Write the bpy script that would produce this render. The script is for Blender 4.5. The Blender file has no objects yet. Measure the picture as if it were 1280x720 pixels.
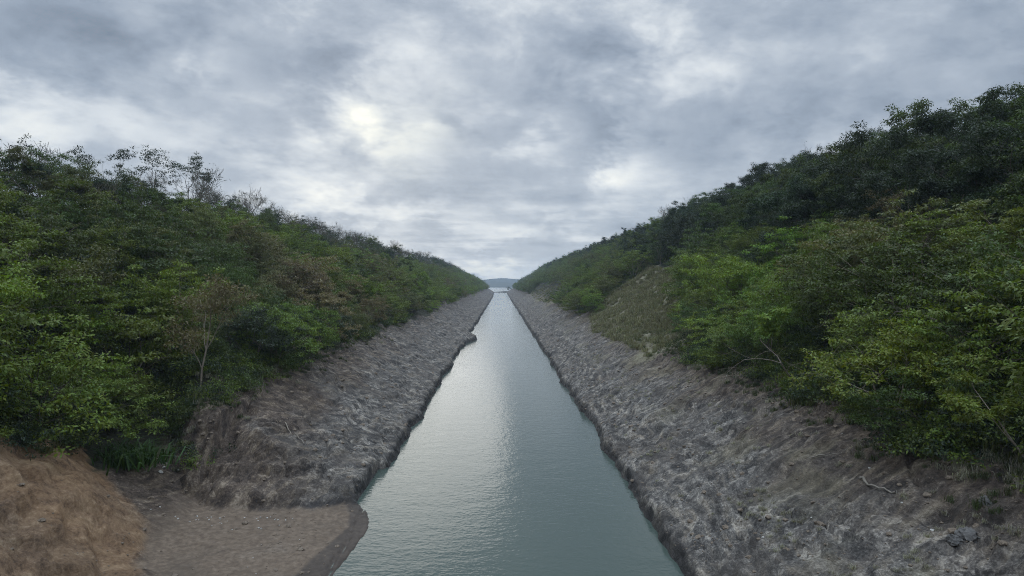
import bpy, math, random
import numpy as np
from mathutils import Vector, Matrix

# ------------------------------------------------------------------ basics
scene = bpy.context.scene
COL = scene.collection
R = math.radians
CAM_Z = 10.0

world = bpy.data.worlds.new("World")
scene.world = world
world.use_nodes = True


def link(o, parent=None):
    COL.objects.link(o)
    if parent is not None:
        o.parent = parent
    return o


def tag(o, label=None, cat=None, group=None, kind=None):
    if label:
        o["label"] = label
    if cat:
        o["category"] = cat
    if group:
        o["group"] = group
    if kind:
        o["kind"] = kind
    return o


def mesh_from(name, V, F, mats=None, fmat=None, smooth=False):
    """V (n,3), F list of arrays (m,k) -> mesh"""
    V = np.asarray(V, np.float32)
    me = bpy.data.meshes.new(name)
    if not isinstance(F, (list, tuple)):
        F = [F]
    F = [np.asarray(f, np.int32) for f in F if len(f)]
    nloop = sum(f.size for f in F)
    npoly = sum(len(f) for f in F)
    me.vertices.add(len(V))
    me.vertices.foreach_set("co", V.ravel())
    me.loops.add(nloop)
    me.loops.foreach_set("vertex_index", np.concatenate([f.ravel() for f in F]))
    me.polygons.add(npoly)
    tot = np.concatenate([np.full(len(f), f.shape[1], np.int32) for f in F])
    start = np.concatenate([[0], np.cumsum(tot)[:-1]]).astype(np.int32)
    me.polygons.foreach_set("loop_start", start)
    me.polygons.foreach_set("loop_total", tot)
    for m in mats or []:
        me.materials.append(m)
    if fmat is not None:
        me.polygons.foreach_set("material_index", np.concatenate(fmat).astype(np.int32))
    if smooth:
        me.polygons.foreach_set("use_smooth", np.ones(npoly, bool))
    me.update(calc_edges=True)
    me.validate()
    return me


# ------------------------------------------------------------------ numpy noise
def _hash(ix, iy, seed):
    h = (ix.astype(np.int64) * 374761393 + iy.astype(np.int64) * 668265263 + seed * 1274126177) & 0xFFFFFFFF
    h = ((h ^ (h >> 13)) * 1274126177) & 0xFFFFFFFF
    return (h ^ (h >> 16)) & 0xFFFFFFFF


def perlin(x, y, seed=0):
    x = np.asarray(x, float)
    y = np.asarray(y, float)
    x0 = np.floor(x)
    y0 = np.floor(y)
    fx, fy = x - x0, y - y0
    u = fx * fx * fx * (fx * (fx * 6 - 15) + 10)
    v = fy * fy * fy * (fy * (fy * 6 - 15) + 10)

    def g(ox, oy):
        a = _hash(x0 + ox, y0 + oy, seed) * (2 * math.pi / 4294967296.0)
        return np.cos(a) * (fx - ox) + np.sin(a) * (fy - oy)

    a, b, c, d = g(0, 0), g(1, 0), g(0, 1), g(1, 1)
    return ((a + (b - a) * u) + ((c + (d - c) * u) - (a + (b - a) * u)) * v) * 1.5


def fbm(x, y, oct=4, seed=0, gain=0.5):
    s, amp, f = 0.0, 1.0, 1.0
    for i in range(oct):
        s = s + amp * perlin(x * f, y * f, seed + i * 17)
        amp *= gain
        f *= 2.03
    return s


def ridged(x, y, oct=4, seed=0):
    s, amp, f = 0.0, 1.0, 1.0
    for i in range(oct):
        s = s + amp * (1 - np.abs(perlin(x * f, y * f, seed + i * 31)) * 2)
        amp *= 0.5
        f *= 2.1
    return s - 1.0


def sstep(a, b, x):
    t = np.clip((np.asarray(x, float) - a) / (b - a), 0, 1)
    return t * t * (3 - 2 * t)


def smin(a, b, k):
    h = np.clip(0.5 + 0.5 * (b - a) / k, 0, 1)
    return b + (a - b) * h - k * h * (1 - h)


# ------------------------------------------------------------------ terrain (z = 0 is the water)
GULLY = np.array([(-3, 29.3), (-6.3, 28.6), (-10, 27.1), (-13.6, 27.3), (-15.9, 30.3), (-19.3, 36), (-21.2, 35.2),
                  (-18.4, 28.8), (-16.2, 26.4), (-13.2, 24.4), (-11.8, 21.5), (-10.9, 19), (-10.4, 0), (-3, 0)], float)


def poly_dist(px, py, P):
    d = np.full(px.shape, 1e9)
    inside = np.zeros(px.shape, bool)
    n = len(P)
    for i in range(n):
        ax, ay = P[i]
        bx, by = P[(i + 1) % n]
        ex, ey = bx - ax, by - ay
        t = np.clip(((px - ax) * ex + (py - ay) * ey) / (ex * ex + ey * ey), 0, 1)
        d = np.minimum(d, np.hypot(px - ax - t * ex, py - ay - t * ey))
        c = ((ay > py) != (by > py)) & (px < (bx - ax) * (py - ay) / (by - ay + 1e-12) + ax)
        inside ^= c
    return np.where(inside, -d, d)


def in_poly(px, py, P):
    return poly_dist(np.asarray(px, float), np.asarray(py, float), np.array(P, float)) < 0


# dry grass clearings on the right bank, plan view (X, Y)
CLEAR_A = [(12.6, 53), (15.8, 50.5), (18.6, 60), (22.5, 78), (30, 101), (29, 118), (20, 113), (14.0, 100), (12.2, 84)]
CLEAR_B = [(13.5, 175), (17, 165), (22, 190), (24, 260), (22, 330), (15, 330), (12.5, 240)]


def shore(left, Y):
    n = np.where(left, 0.38 * perlin(Y / 9, Y * 0, 5) + 0.24 * perlin(Y / 2.7, Y * 0, 6) + 0.12 * perlin(Y / 0.8, Y * 0, 8),
                 0.36 * perlin(Y / 10, Y * 0, 15) + 0.22 * perlin(Y / 3.1, Y * 0, 16) + 0.12 * perlin(Y / 0.9, Y * 0, 18))
    n = n * (1 + np.clip(Y - 60, 0, 400) / 300)
    e = np.where(left, 6.0, 6.25) + n
    e = e - np.where(left, 1.7 * np.exp(-((Y - 113) / 5.0) ** 2), 0)       # small spit
    e = e + np.where(left, 1.2, 0.2) * sstep(400, 690, Y)
    return e


def delta_edge(Y):
    return np.interp(Y, [0, 14, 18, 21.9, 24, 26, 27.3, 28.2, 29.2], [6.6, 6.4, 6.1, 5.77, 5.55, 5.40, 5.62, 5.95, 6.6])


def height(X, Y, detail=True):
    X = np.asarray(X, float)
    Y = np.asarray(Y, float)
    left = X < 0
    a = np.abs(X)
    e = shore(left, Y)
    d = a - e
    far = sstep(80, 520, Y)
    slope = np.where(left, 0.50 + 0.06 * far, 0.55 + 0.02 * far)
    ds = np.maximum(d, 0)
    big = fbm(X / 26, Y / 26, 3, 40)
    mid = fbm(X / 7, Y / 7, 3, 41)
    lip = (0.42 + 0.22 * perlin(Y / 4, X * 0 + left * 3.3, 9)) * sstep(0, 0.28, d)
    z = lip + slope * ds
    z = z + big * 1.6 * sstep(6, 22, d) + mid * (0.16 + 0.75 * sstep(7, 16, d)) * sstep(0.3, 2.5, d)
    crest = np.where(left, 18.6 + 4.6 * sstep(62, 135, Y) + 1.6 * sstep(200, 480, Y), 26.6 - 6.5 * sstep(100, 68, Y) - 3.0 * sstep(300, 650, Y)) + big * 1.0
    acr = np.where(left, 46.0, 59.0)
    z = smin(z, crest - 0.02 * (a - acr) - 0.28 * np.clip(a - acr - 3, 0, 40), 4.0)
    if detail:
        # crumbling silt on the bare bank: small ledges and rills, slanting along the canal
        bare = sstep(0.1, 0.9, d) * (1 - 0.6 * sstep(9, 13, d))
        fade = 1 + np.clip(Y - 40, 0, 200) / 120
        wx = 0.7 * fbm(X / 3.6, Y / 3.6, 2, 60, 0.35)
        wy = 0.7 * fbm(X / 3.6 + 9, Y / 3.6, 2, 64, 0.35)
        up = sstep(2.5, 5.5, d + 0.8 * wx)

        def cracks(ang, lw, cw, seed):
            # slumped ledges: sharp creases running at an angle to the canal
            ca, sa = math.cos(ang), math.sin(ang)
            p = (Y + wy) * ca + (a + wx) * sa
            q = -(Y + wy) * sa + (a + wx) * ca
            return -ridged(p / (lw * fade), q / (cw * fade), 4, seed) - 0.3

        rl = cracks(R(-25), 3.2, 0.75, 61)
        rr1 = cracks(R(8), 3.4, 0.55, 65)
        rr2 = cracks(R(78), 2.6, 0.60, 66)
        r1 = np.where(left, rl, rr1 * (1 - up) + rr2 * up)
        r2 = -ridged(X / 0.62, Y / 0.55, 3, 62)
        patchy = 0.55 + 0.9 * sstep(-0.4, 0.6, fbm(X / 4.5, Y / 4.5, 2, 67))
        z = z + bare * (0.085 * r1 * np.minimum(fade, 1.8) * patchy + 0.032 * r2 * patchy + 0.022 * ridged(X / 0.28, Y / 0.26, 2, 68))
        # steps left by old water lines
        tz = z * 0.9 + 0.5 * perlin(Y / 6, X / 6, 63)
        ck = perlin((Y * 0.9 - np.where(left, -1, 1) * a * 0.45 + wy) / 4.2, (a * 0.9 + np.where(left, -1, 1) * Y * 0.45 + wx) / 1.3, 87)
        ck = np.exp(-(ck / 0.05) ** 2) * sstep(0.0, 0.35, perlin(X / 2.6, Y / 2.6, 88))
        z = z - bare * 0.26 * ck * (1 - sstep(45, 80, Y))
        z = z + bare * 0.16 * (sstep(0.40, 0.6, tz - np.floor(tz)) - (tz - np.floor(tz)))
    zb = np.where(d < 0, np.maximum(d * 1.3, -3.0) - 0.02, z)
    # gully and mud flat on the left
    gd = poly_dist(X, Y, GULLY)
    gd = gd + 0.55 * perlin(X / 2.2, Y / 2.2, 70) + 0.22 * perlin(X / 0.7, Y / 0.7, 71) - 0.1
    floor = 0.05 + 0.06 * np.clip(a - 5.6, 0, 7.4) + 0.10 * np.maximum(0, fbm(X / 1.5, Y / 1.5, 3, 79)) + 0.52 * np.clip(a - 12.8, 0, 40) + 0.05 * perlin(X / 1.7, Y / 1.7, 72)
    south = sstep(26.5, 24.0, Y + (a - 13) * -0.5)
    wall = np.where(gd > 0, (np.where(a > 13.2, 1.5, 0.72) - np.where(a > 13.2, 0.92, 0.10) * south), 0.0)
    zg = floor + wall * np.maximum(gd, 0)
    if detail:
        zg = zg + sstep(0.2, 1.2, gd) * (-0.075 * ridged((Y * 0.8 + a * 0.6) / 2.2, (a * 0.8 - Y * 0.6 + 0.5 * perlin(X / 2, Y / 2, 78)) / 0.9, 4, 73) - 0.045 * ridged(X / 0.6, Y / 0.5, 3, 74) - 0.03 * ridged(X / 0.25, Y / 0.22, 2, 69))
        t2 = zg * 1.0 + 0.55 * perlin((X + Y) / 4.5, (X - Y) / 2.5, 81) + 0.2 * perlin(X / 1.1, Y / 1.1, 82)
        t2 = t2 - np.floor(t2)
        zg = zg + sstep(0.3, 1.0, gd) * 0.42 * (sstep(0.45, 0.62, t2) - t2) * sstep(-0.5, 0.3, perlin(X / 2.7, Y / 2.7, 83))
        # erosion cracks slanting down the spur
        ck = perlin((Y * 0.8 + a * 0.6) / 3.4 + 0.25 * perlin(X / 0.9, Y / 0.9, 84), (a * 0.8 - Y * 0.6) / 1.15, 85)
        ck = np.exp(-(ck / 0.055) ** 2) * sstep(-0.1, 0.25, perlin(X / 1.9, Y / 1.9, 86))
        zg = zg - sstep(0.3, 1.0, gd) * 0.24 * ck
        zg = zg + 0.018 * fbm(X / 0.5, Y / 0.5, 3, 75)
    de = a - (delta_edge(Y) + 0.05 * perlin(Y / 0.9, Y * 0, 76))
    zg = np.where(de < 0, np.maximum(de * 0.8, -3) - 0.02, np.maximum(zg, 0.05) * sstep(-0.1, 0.5, de) + 0.03)
    is_g = left & (Y < 45) & (a < 40)
    lowbank = np.where(d < 0, np.where(de < 0, np.minimum(zg, -0.02), zg), smin(zb, zg, 0.25))
    north = sstep(28.0, 29.3, Y)
    z = np.where(is_g, np.where(gd < 6, lowbank * (1 - north) + np.where(d < 0, zb, smin(zb, zg, 0.25)) * north, zb), zb)
    # land ends at the lake; a low bar crosses the mouth of the canal
    end = sstep(690, 735, Y + 8 * perlin(X / 30, Y * 0, 77))
    z = z * (1 - end) - 3.0 * end
    bar = (0.75 + 0.7 * sstep(-8, 9, X)) * np.exp(-((Y - 703) / 9.0) ** 4) * (1 - sstep(30, 60, a))
    z = np.where(Y > 685, np.maximum(z, bar * 1.35 - 0.6), z)
    return z


def axis(pts):
    out = []
    for (a, b, st) in pts:
        n = max(1, int(round((b - a) / st)))
        out += list(np.linspace(a, b, n, endpoint=False))
    return np.array(out + [pts[-1][1]])


# ------------------------------------------------------------------ materials
def new_mat(name):
    m = bpy.data.materials.new(name)
    m.use_nodes = True
    nt = m.node_tree
    nt.nodes.clear()
    return m, nt


class N:
    """tiny node helper"""

    def __init__(self, nt):
        self.nt = nt

    def __call__(self, typ, _in=None, **kw):
        n = self.nt.nodes.new(typ)
        for k, v in kw.items():
            setattr(n, k, v)
        for k, v in (_in or {}).items():
            s = n.inputs[k]
            if isinstance(v, bpy.types.NodeSocket):
                self.nt.links.new(v, s)
            else:
                s.default_value = v
        return n

    def math(self, op, a, b=None, c=None, clamp=False):
        n = self.nt.nodes.new("ShaderNodeMath")
        n.operation = op
        n.use_clamp = clamp
        for i, v in enumerate((a, b, c)):
            if v is None:
                continue
            if isinstance(v, bpy.types.NodeSocket):
                self.nt.links.new(v, n.inputs[i])
            else:
                n.inputs[i].default_value = v
        return n.outputs[0]

    def mix(self, f, a, b, blend="MIX"):
        n = self.nt.nodes.new("ShaderNodeMix")
        n.data_type = "RGBA"
        n.blend_type = blend
        n.clamp_factor = True
        for i, v in ((0, f), (6, a), (7, b)):
            if isinstance(v, bpy.types.NodeSocket):
                self.nt.links.new(v, n.inputs[i])
            else:
                n.inputs[i].default_value = v if i == 0 else (v[0], v[1], v[2], 1)
        return n.outputs[2]

    def noise(self, vec, scale, detail=4, rough=0.55, dist=0.0):
        n = self("ShaderNodeTexNoise", {"Vector": vec, "Scale": scale, "Detail": detail, "Roughness": rough, "Distortion": dist})
        return n.outputs[0]

    def ramp(self, f, stops, interp="LINEAR"):
        n = self("ShaderNodeValToRGB", {"Fac": f})
        n.color_ramp.interpolation = interp
        el = n.color_ramp.elements
        while len(el) > 1:
            el.remove(el[0])
        el[0].position = stops[0][0]
        el[0].color = (*stops[0][1], 1)
        for p, c in stops[1:]:
            x = el.new(p)
            x.color = (*c, 1)
        return n.outputs[0]

    def mapping(self, vec, scale=(1, 1, 1), rot=(0, 0, 0), loc=(0, 0, 0)):
        n = self("ShaderNodeMapping", {"Vector": vec, "Scale": scale, "Rotation": rot, "Location": loc})
        return n.outputs[0]


def ground_material():
    m, nt = new_mat("bank soil")
    n = N(nt)
    pos = n("ShaderNodeTexCoord").outputs["Object"]
    za = n("ShaderNodeAttribute", attribute_name="zone_a").outputs["Color"]
    zb = n("ShaderNodeAttribute", attribute_name="zone_b").outputs["Color"]
    sa = n("ShaderNodeSeparateColor", {"Color": za}).outputs
    sb = n("ShaderNodeSeparateColor", {"Color": zb}).outputs
    brown, orange, khaki = sa[0], sa[1], sa[2]
    forest, mud, wet = sb[0], sb[1], sb[2]
    sp = n("ShaderNodeSeparateXYZ", {"Vector": pos}).outputs
    aX = n.math("ABSOLUTE", sp[0])
    isr = n.math("GREATER_THAN", sp[0], 0.0)
    av = n("ShaderNodeCombineXYZ", {"X": aX, "Y": sp[1], "Z": sp[2]}).outputs[0]
    wob = n("ShaderNodeTexNoise", {"Vector": pos, "Scale": 0.30, "Detail": 0.6}).outputs["Color"]
    wv = n("ShaderNodeVectorMath", {0: wob, 1: (0.5, 0.5, 0.5)}, operation="SUBTRACT").outputs[0]
    wv = n("ShaderNodeVectorMath", {0: wv, "Scale": 1.5}, operation="SCALE").outputs[0]
    av = n("ShaderNodeVectorMath", {0: av, 1: wv}, operation="ADD").outputs[0]

    def streaks(ang, cross, along, seed):
        v = n.mapping(n.mapping(av, (1, 1, 0.6), (0, 0, ang), (seed, seed * 2, 0)), (1 / cross, 1 / along, 1))
        t = n("ShaderNodeTexNoise", {"Vector": v, "Scale": 1.0, "Detail": 7.0, "Roughness": 0.62})
        return t.outputs[0]

    upm = n.math("MULTIPLY_ADD", n.math("SUBTRACT", aX, 10.2), 0.35, n.math("MULTIPLY", n.noise(pos, 0.5, 3), 1.0), clamp=True)
    sL = streaks(R(-26), 0.42, 1.25, 3.0)
    sR1 = streaks(R(5), 0.36, 1.3, 11.0)
    sR2 = streaks(R(72), 0.38, 1.3, 17.0)
    mixf = lambda f, a, b: n("ShaderNodeMix", {0: f, 2: a, 3: b}).outputs[0]
    streak = mixf(isr, sL, mixf(upm, sR1, sR2))
    vor = n("ShaderNodeTexVoronoi", {"Vector": n("ShaderNodeVectorMath", {0: av, 1: n("ShaderNodeVectorMath", {0: wob, "Scale": 0.8}, operation="SCALE").outputs[0]}, operation="ADD").outputs[0],
                                     "Scale": 2.6, "Randomness": 1.0}, feature="F1")
    clod = n("ShaderNodeSeparateColor", {"Color": vor.outputs["Color"]}).outputs[0]
    fine = n.noise(pos, 4.5, 8, 0.72)
    grit = n.noise(n.mapping(av, (1.2, 0.95, 1)), 11.0, 4, 0.75)
    big = n.noise(pos, 0.40, 5, 0.6)
    f1 = n.math("MULTIPLY_ADD", streak, 0.36, n.math("MULTIPLY_ADD", fine, 0.26, n.math("MULTIPLY_ADD", grit, 0.32, n.math("MULTIPLY_ADD", clod, 0.08, -0.01))))
    silt = n.ramp(f1, [(0.425, (0.024, 0.022, 0.020)), (0.475, (0.066, 0.061, 0.055)), (0.532, (0.142, 0.131, 0.116)), (0.605, (0.37, 0.345, 0.30))])
    silt = n.mix(n.math("MULTIPLY_ADD", big, 4.0, -1.75, clamp=True), silt, n.mix(0.62, silt, (0.085, 0.078, 0.072)))
    brn = n.ramp(f1, [(0.40, (0.018, 0.013, 0.010)), (0.465, (0.050, 0.036, 0.027)), (0.535, (0.098, 0.075, 0.057)), (0.62, (0.25, 0.205, 0.16))])
    fo = n.math("MULTIPLY_ADD", streak, 0.22, n.math("MULTIPLY_ADD", fine, 0.38, n.math("MULTIPLY_ADD", grit, 0.25, n.math("MULTIPLY", big, 0.15))))
    org = n.ramp(fo, [(0.39, (0.050, 0.028, 0.015)), (0.46, (0.150, 0.088, 0.045)), (0.54, (0.235, 0.145, 0.078)), (0.63, (0.36, 0.250, 0.150))])
    khk = n.ramp(f1, [(0.38, (0.085, 0.078, 0.050)), (0.5, (0.175, 0.162, 0.105)), (0.64, (0.28, 0.26, 0.18))])
    soil = n.ramp(fine, [(0.35, (0.014, 0.013, 0.009)), (0.55, (0.035, 0.036, 0.020)), (0.7, (0.07, 0.06, 0.035))])
    mudc = n.ramp(fine, [(0.3, (0.075, 0.054, 0.038)), (0.5, (0.130, 0.097, 0.069)), (0.75, (0.22, 0.172, 0.127))])

    def jig(mask, amt=0.9):
        return n.math("MULTIPLY_ADD", n.math("SUBTRACT", streak, 0.5), amt, mask, clamp=True)

    sharp = lambda s: n.math("MULTIPLY_ADD", n.math("SUBTRACT", s, 0.5), 2.2, 0.5, clamp=True)
    c = n.mix(jig(brown), silt, brn)
    c = n.mix(jig(orange), c, org)
    c = n.mix(jig(khaki), c, khk)
    c = n.mix(n.math("MULTIPLY_ADD", n.math("SUBTRACT", big, 0.46), 0.9, mud, clamp=True), c, mudc)
    c = n.mix(n.math("MULTIPLY", mud, n.math("MULTIPLY_ADD", big, 5.0, -2.3, clamp=True)), c, n.mix(0.5, c, (0.06, 0.047, 0.036)))
    c = n.mix(sharp(jig(forest, 1.1)), c, soil)
    c = n.mix(wet, c, n.mix(1.0, c, (0.27, 0.27, 0.29), "MULTIPLY"))
    rough = n.math("MULTIPLY_ADD", wet, -0.28, 0.88)
    notmud = n.math("MULTIPLY_ADD", mud, -0.85, 1.0)
    h = n.math("MULTIPLY_ADD", streak, 0.50, n.math("MULTIPLY_ADD", fine, 0.28, n.math("MULTIPLY_ADD", grit, 0.12, n.math("MULTIPLY", vor.outputs["Distance"], -0.25))))
    bump = n("ShaderNodeBump", {"Height": h, "Distance": 0.42, "Strength": n.math("MULTIPLY", n.math("MULTIPLY", notmud, n.math("MULTIPLY_ADD", orange, -0.55, 1.0)), n.math("MULTIPLY_ADD", big, 2.6, -0.55, clamp=True))}).outputs[0]
    b = n("ShaderNodeBsdfPrincipled", {"Base Color": c, "Roughness": rough, "Normal": bump, "Specular IOR Level": 0.3})
    out = n("ShaderNodeOutputMaterial", {"Surface": b.outputs[0]})
    return m


def water_material():
    m, nt = new_mat("canal water")
    n = N(nt)
    pos = n("ShaderNodeTexCoord").outputs["Object"]
    w1 = n.noise(n.mapping(pos, (1.0, 1.5, 1), (0, 0, R(12))), 2.6, 3, 0.55, 0.3)
    w2 = n.noise(n.mapping(pos, (1.0, 1.7, 1), (0, 0, R(-20))), 0.55, 3, 0.5)
    w3 = n.noise(pos, 7.5, 2, 0.5)
    patch = n.noise(n.mapping(pos, (1, 0.35, 1)), 0.09, 3, 0.5)
    h = n.math("MULTIPLY_ADD", w1, 0.6, n.math("MULTIPLY_ADD", w2, 0.75, n.math("MULTIPLY", w3, 0.22)))
    far = n("ShaderNodeMapRange", {"Value": n("ShaderNodeSeparateXYZ", {"Vector": pos}).outputs[1], "From Min": 690.0, "From Max": 740.0, "To Min": 0.0, "To Max": 0.6}).outputs[0]
    st = n.math("ADD", n.math("MULTIPLY_ADD", patch, 0.30, 0.10), far)
    bump = n("ShaderNodeBump", {"Height": h, "Distance": 0.10, "Strength": st}).outputs[0]
    c = n.mix(patch, (0.048, 0.068, 0.058), (0.060, 0.083, 0.070))
    b = n("ShaderNodeBsdfPrincipled", {"Base Color": c, "Roughness": n("ShaderNodeMapRange", {"Value": n("ShaderNodeSeparateXYZ", {"Vector": pos}).outputs[1], "From Min": 690.0, "From Max": 740.0, "To Min": 0.07, "To Max": 0.16}).outputs[0], "IOR": 1.333, "Normal": bump})
    n("ShaderNodeOutputMaterial", {"Surface": b.outputs[0]})
    return m


def leaf_material(name, trans=0.35, fixed=None):
    m, nt = new_mat(name)
    n = N(nt)
    oi = n("ShaderNodeObjectInfo")
    base = oi.outputs["Color"]
    if fixed:
        base = n("ShaderNodeRGB").outputs[0]
        base.default_value = (*fixed, 1)
    geo = n("ShaderNodeNewGeometry")
    isl = geo.outputs["Random Per Island"]
    pos = n("ShaderNodeTexCoord").outputs["Object"]
    cl = n.noise(pos, 1.3, 3, 0.6)
    hsv = n("ShaderNodeHueSaturation", {
        "Color": base,
        "Hue": n.math("MULTIPLY_ADD", n.math("SUBTRACT", isl, 0.5), 0.045, n.math("MULTIPLY_ADD", n.math("SUBTRACT", oi.outputs["Random"], 0.5), 0.03, 0.5)),
        "Saturation": n.math("MULTIPLY_ADD", isl, -0.22, 1.08),
        "Value": n.math("MULTIPLY", n.math("MULTIPLY_ADD", isl, 0.75, 0.62),
                        n.math("MULTIPLY", n.math("MULTIPLY_ADD", oi.outputs["Random"], 0.4, 0.8), n.math("MULTIPLY_ADD", cl, 0.9, 0.55))),
        "Fac": 1.0})
    c = hsv.outputs[0]
    p = n("ShaderNodeBsdfPrincipled", {"Base Color": c, "Roughness": 0.55, "Specular IOR Level": 0.28})
    t = n("ShaderNodeBsdfTranslucent", {"Color": n.mix(1.0, c, (1.0, 1.05, 0.55), "MULTIPLY")})
    mx = n("ShaderNodeMixShader", {0: trans, 1: p.outputs[0], 2: t.outputs[0]})
    n("ShaderNodeOutputMaterial", {"Surface": mx.outputs[0]})
    return m


def bark_material(name, lo, hi):
    m, nt = new_mat(name)
    n = N(nt)
    oi = n("ShaderNodeObjectInfo")
    pos = n("ShaderNodeTexCoord").outputs["Object"]
    f = n.noise(n.mapping(pos, (1, 1, 0.3)), 9, 5, 0.65)
    c = n.mix(n.math("MULTIPLY_ADD", f, 2.0, -0.5, clamp=True), lo, hi)
    c = n.mix(1.0, c, n.ramp(oi.outputs["Random"], [(0, (0.7, 0.7, 0.7)), (1, (1.15, 1.1, 1.05))]), "MULTIPLY")
    bump = n("ShaderNodeBump", {"Height": f, "Distance": 0.03, "Strength": 0.7}).outputs[0]
    b = n("ShaderNodeBsdfPrincipled", {"Base Color": c, "Roughness": 0.85, "Normal": bump, "Specular IOR Level": 0.25})
    n("ShaderNodeOutputMaterial", {"Surface": b.outputs[0]})
    return m


def stone_material(name, lo, hi, sc=6.0):
    m, nt = new_mat(name)
    n = N(nt)
    pos = n("ShaderNodeTexCoord").outputs["Object"]
    f = n.noise(pos, sc, 6, 0.65)
    c = n.mix(n.math("MULTIPLY_ADD", f, 2.4, -0.7, clamp=True), lo, hi)
    bump = n("ShaderNodeBump", {"Height": f, "Distance": 0.05, "Strength": 0.8}).outputs[0]
    b = n("ShaderNodeBsdfPrincipled", {"Base Color": c, "Roughness": 0.8, "Normal": bump, "Specular IOR Level": 0.3})
    n("ShaderNodeOutputMaterial", {"Surface": b.outputs[0]})
    return m


M_GROUND = ground_material()
M_WATER = water_material()
M_LEAF = leaf_material("leaves")
M_BARK = bark_material("grey brown bark", (0.055, 0.045, 0.036), (0.17, 0.145, 0.115))
M_PALE = bark_material("pale bark", (0.16, 0.135, 0.105), (0.38, 0.33, 0.27))
M_TWIG = bark_material("dry twigs", (0.085, 0.075, 0.062), (0.20, 0.18, 0.15))
M_WHITE = stone_material("bleached stone", (0.35, 0.34, 0.31), (0.75, 0.73, 0.68))
M_ROCK = stone_material("dark rock", (0.05, 0.05, 0.048), (0.20, 0.19, 0.18), 3.0)
M_CLOD = stone_material("dry clod", (0.085, 0.066, 0.048), (0.25, 0.20, 0.15), 4.0)
M_DRIFT = bark_material("driftwood", (0.16, 0.145, 0.12), (0.36, 0.33, 0.28))

# ------------------------------------------------------------------ ground sheet
Ys = axis([(-60, 8, 4.0), (8, 14, 0.5), (14, 32, 0.11)])
y = 32.0
ext = []
while y < 760:
    y += y * 0.0040
    ext.append(y)
Ys = np.concatenate([Ys, ext, [780, 830]])
As = axis([(0, 4, 1.0), (4, 15.5, 0.085), (15.5, 26, 0.3), (26, 70, 1.1), (70, 150, 8), (150, 700, 55)])
Xs = np.concatenate([-As[::-1], As[1:]])
GX, GY = np.meshgrid(Xs, Ys)
GZ = height(GX, GY)
nr, nc = GX.shape
idx = np.arange(nr * nc).reshape(nr, nc)
F = np.stack([idx[:-1, :-1], idx[:-1, 1:], idx[1:, 1:], idx[1:, :-1]], -1).reshape(-1, 4)
V = np.stack([GX, GY, GZ], -1).reshape(-1, 3)
me = mesh_from("ground", V, F, [M_GROUND], smooth=True)
# material zones (what the soil is, not how it is lit)
aG = np.abs(GX)
lG = GX < 0
dG = aG - shore(lG, GY)
nz = fbm(GX / 5, GY / 5, 3, 90)
nz2 = fbm(GX / 1.6, GY / 1.6, 3, 91)
gdG = poly_dist(GX, GY, GULLY)
inG = lG & (GY < 40)
south = inG & (GY < 27.5) & (gdG > -0.2) & (GX < -10.2) & (GY - (aG - 13) * 0.9 < 26.0)
brown = sstep(3.4, 7.4, dG + nz * 2.2 + np.where(lG & (GY < 40), 1.2, 0) - 1.6 * sstep(60, 120, GY))
brown = np.maximum(brown, np.where(lG & (GY < 34) & (gdG < 3.5), sstep(7.5, 11.5, aG + nz * 1.5), 0))
brown = np.where(lG, brown * (1 - 0.5 * sstep(45, 65, GY)), brown)
orange = np.where(south, sstep(-0.2, 0.5, gdG + 0.3 * nz2) * (0.75 + 0.35 * nz), 0.0)
orange = np.clip(orange, 0, 1)
cl = np.maximum(-poly_dist(GX, GY, np.array(CLEAR_A, float)), np.minimum(-poly_dist(GX, GY, np.array(CLEAR_B, float)), 0.0))
khaki = sstep(-1.2, 1.5, cl + nz * 1.5)
khaki = np.maximum(khaki, np.where(~lG, 0.30 * sstep(2.0, 4.0, dG) * sstep(0.0, 0.5, nz + nz2 * 0.4), 0))
forest = sstep(7.9, 9.6, dG + nz * 1.3)
forest = np.where(south, sstep(17.2, 18.6, aG + nz * 0.8), forest)
forest = np.where(inG & (gdG < 0.5), sstep(15.8, 18, aG + nz), forest)
forest = np.maximum(forest, sstep(690, 697, GY))
forest = forest * (1 - khaki * sstep(-1.2, 1.5, cl))
mud = np.where(inG & ~(GY > 29.3), sstep(0.35, -0.15, gdG + 0.55 * perlin(GX / 2.2, GY / 2.2, 70) + 0.22 * perlin(GX / 0.7, GY / 0.7, 71) - 0.1) * sstep(14.2, 12.4, aG), 0)
wet = sstep(0.62, 0.30, GZ + 0.12 * nz2 + 0.15 * nz)
deG = aG - delta_edge(GY)
wet = np.where(mud > 0.5, sstep(0.85, 0.7, deG - 0.09 * np.clip(26 - GY, 0, 5) + 0.06 * nz) * 0.8, wet)
for nm, ch in (("zone_a", (brown, orange, khaki)), ("zone_b", (forest, mud, wet))):
    at = me.attributes.new(nm, "FLOAT_COLOR", "POINT")
    arr = np.ones((nr * nc, 4), np.float32)
    for i, c in enumerate(ch):
        arr[:, i] = np.clip(c, 0, 1).ravel()
    at.data.foreach_set("color", arr.ravel())
ground = link(bpy.data.objects.new("ground", me))
tag(ground, "bare silt banks, mud flat and wooded slopes of the canal", None, None, "structure")

# ------------------------------------------------------------------ water: canal and the lake beyond
me = mesh_from("water", [(-6000, -120, 0), (6000, -120, 0), (6000, 6000, 0), (-6000, 6000, 0)], [[(0, 1, 2, 3)]], [M_WATER])
tag(link(bpy.data.objects.new("water", me)), "calm green canal running straight out to a pale lake", None, None, "structure")

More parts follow.
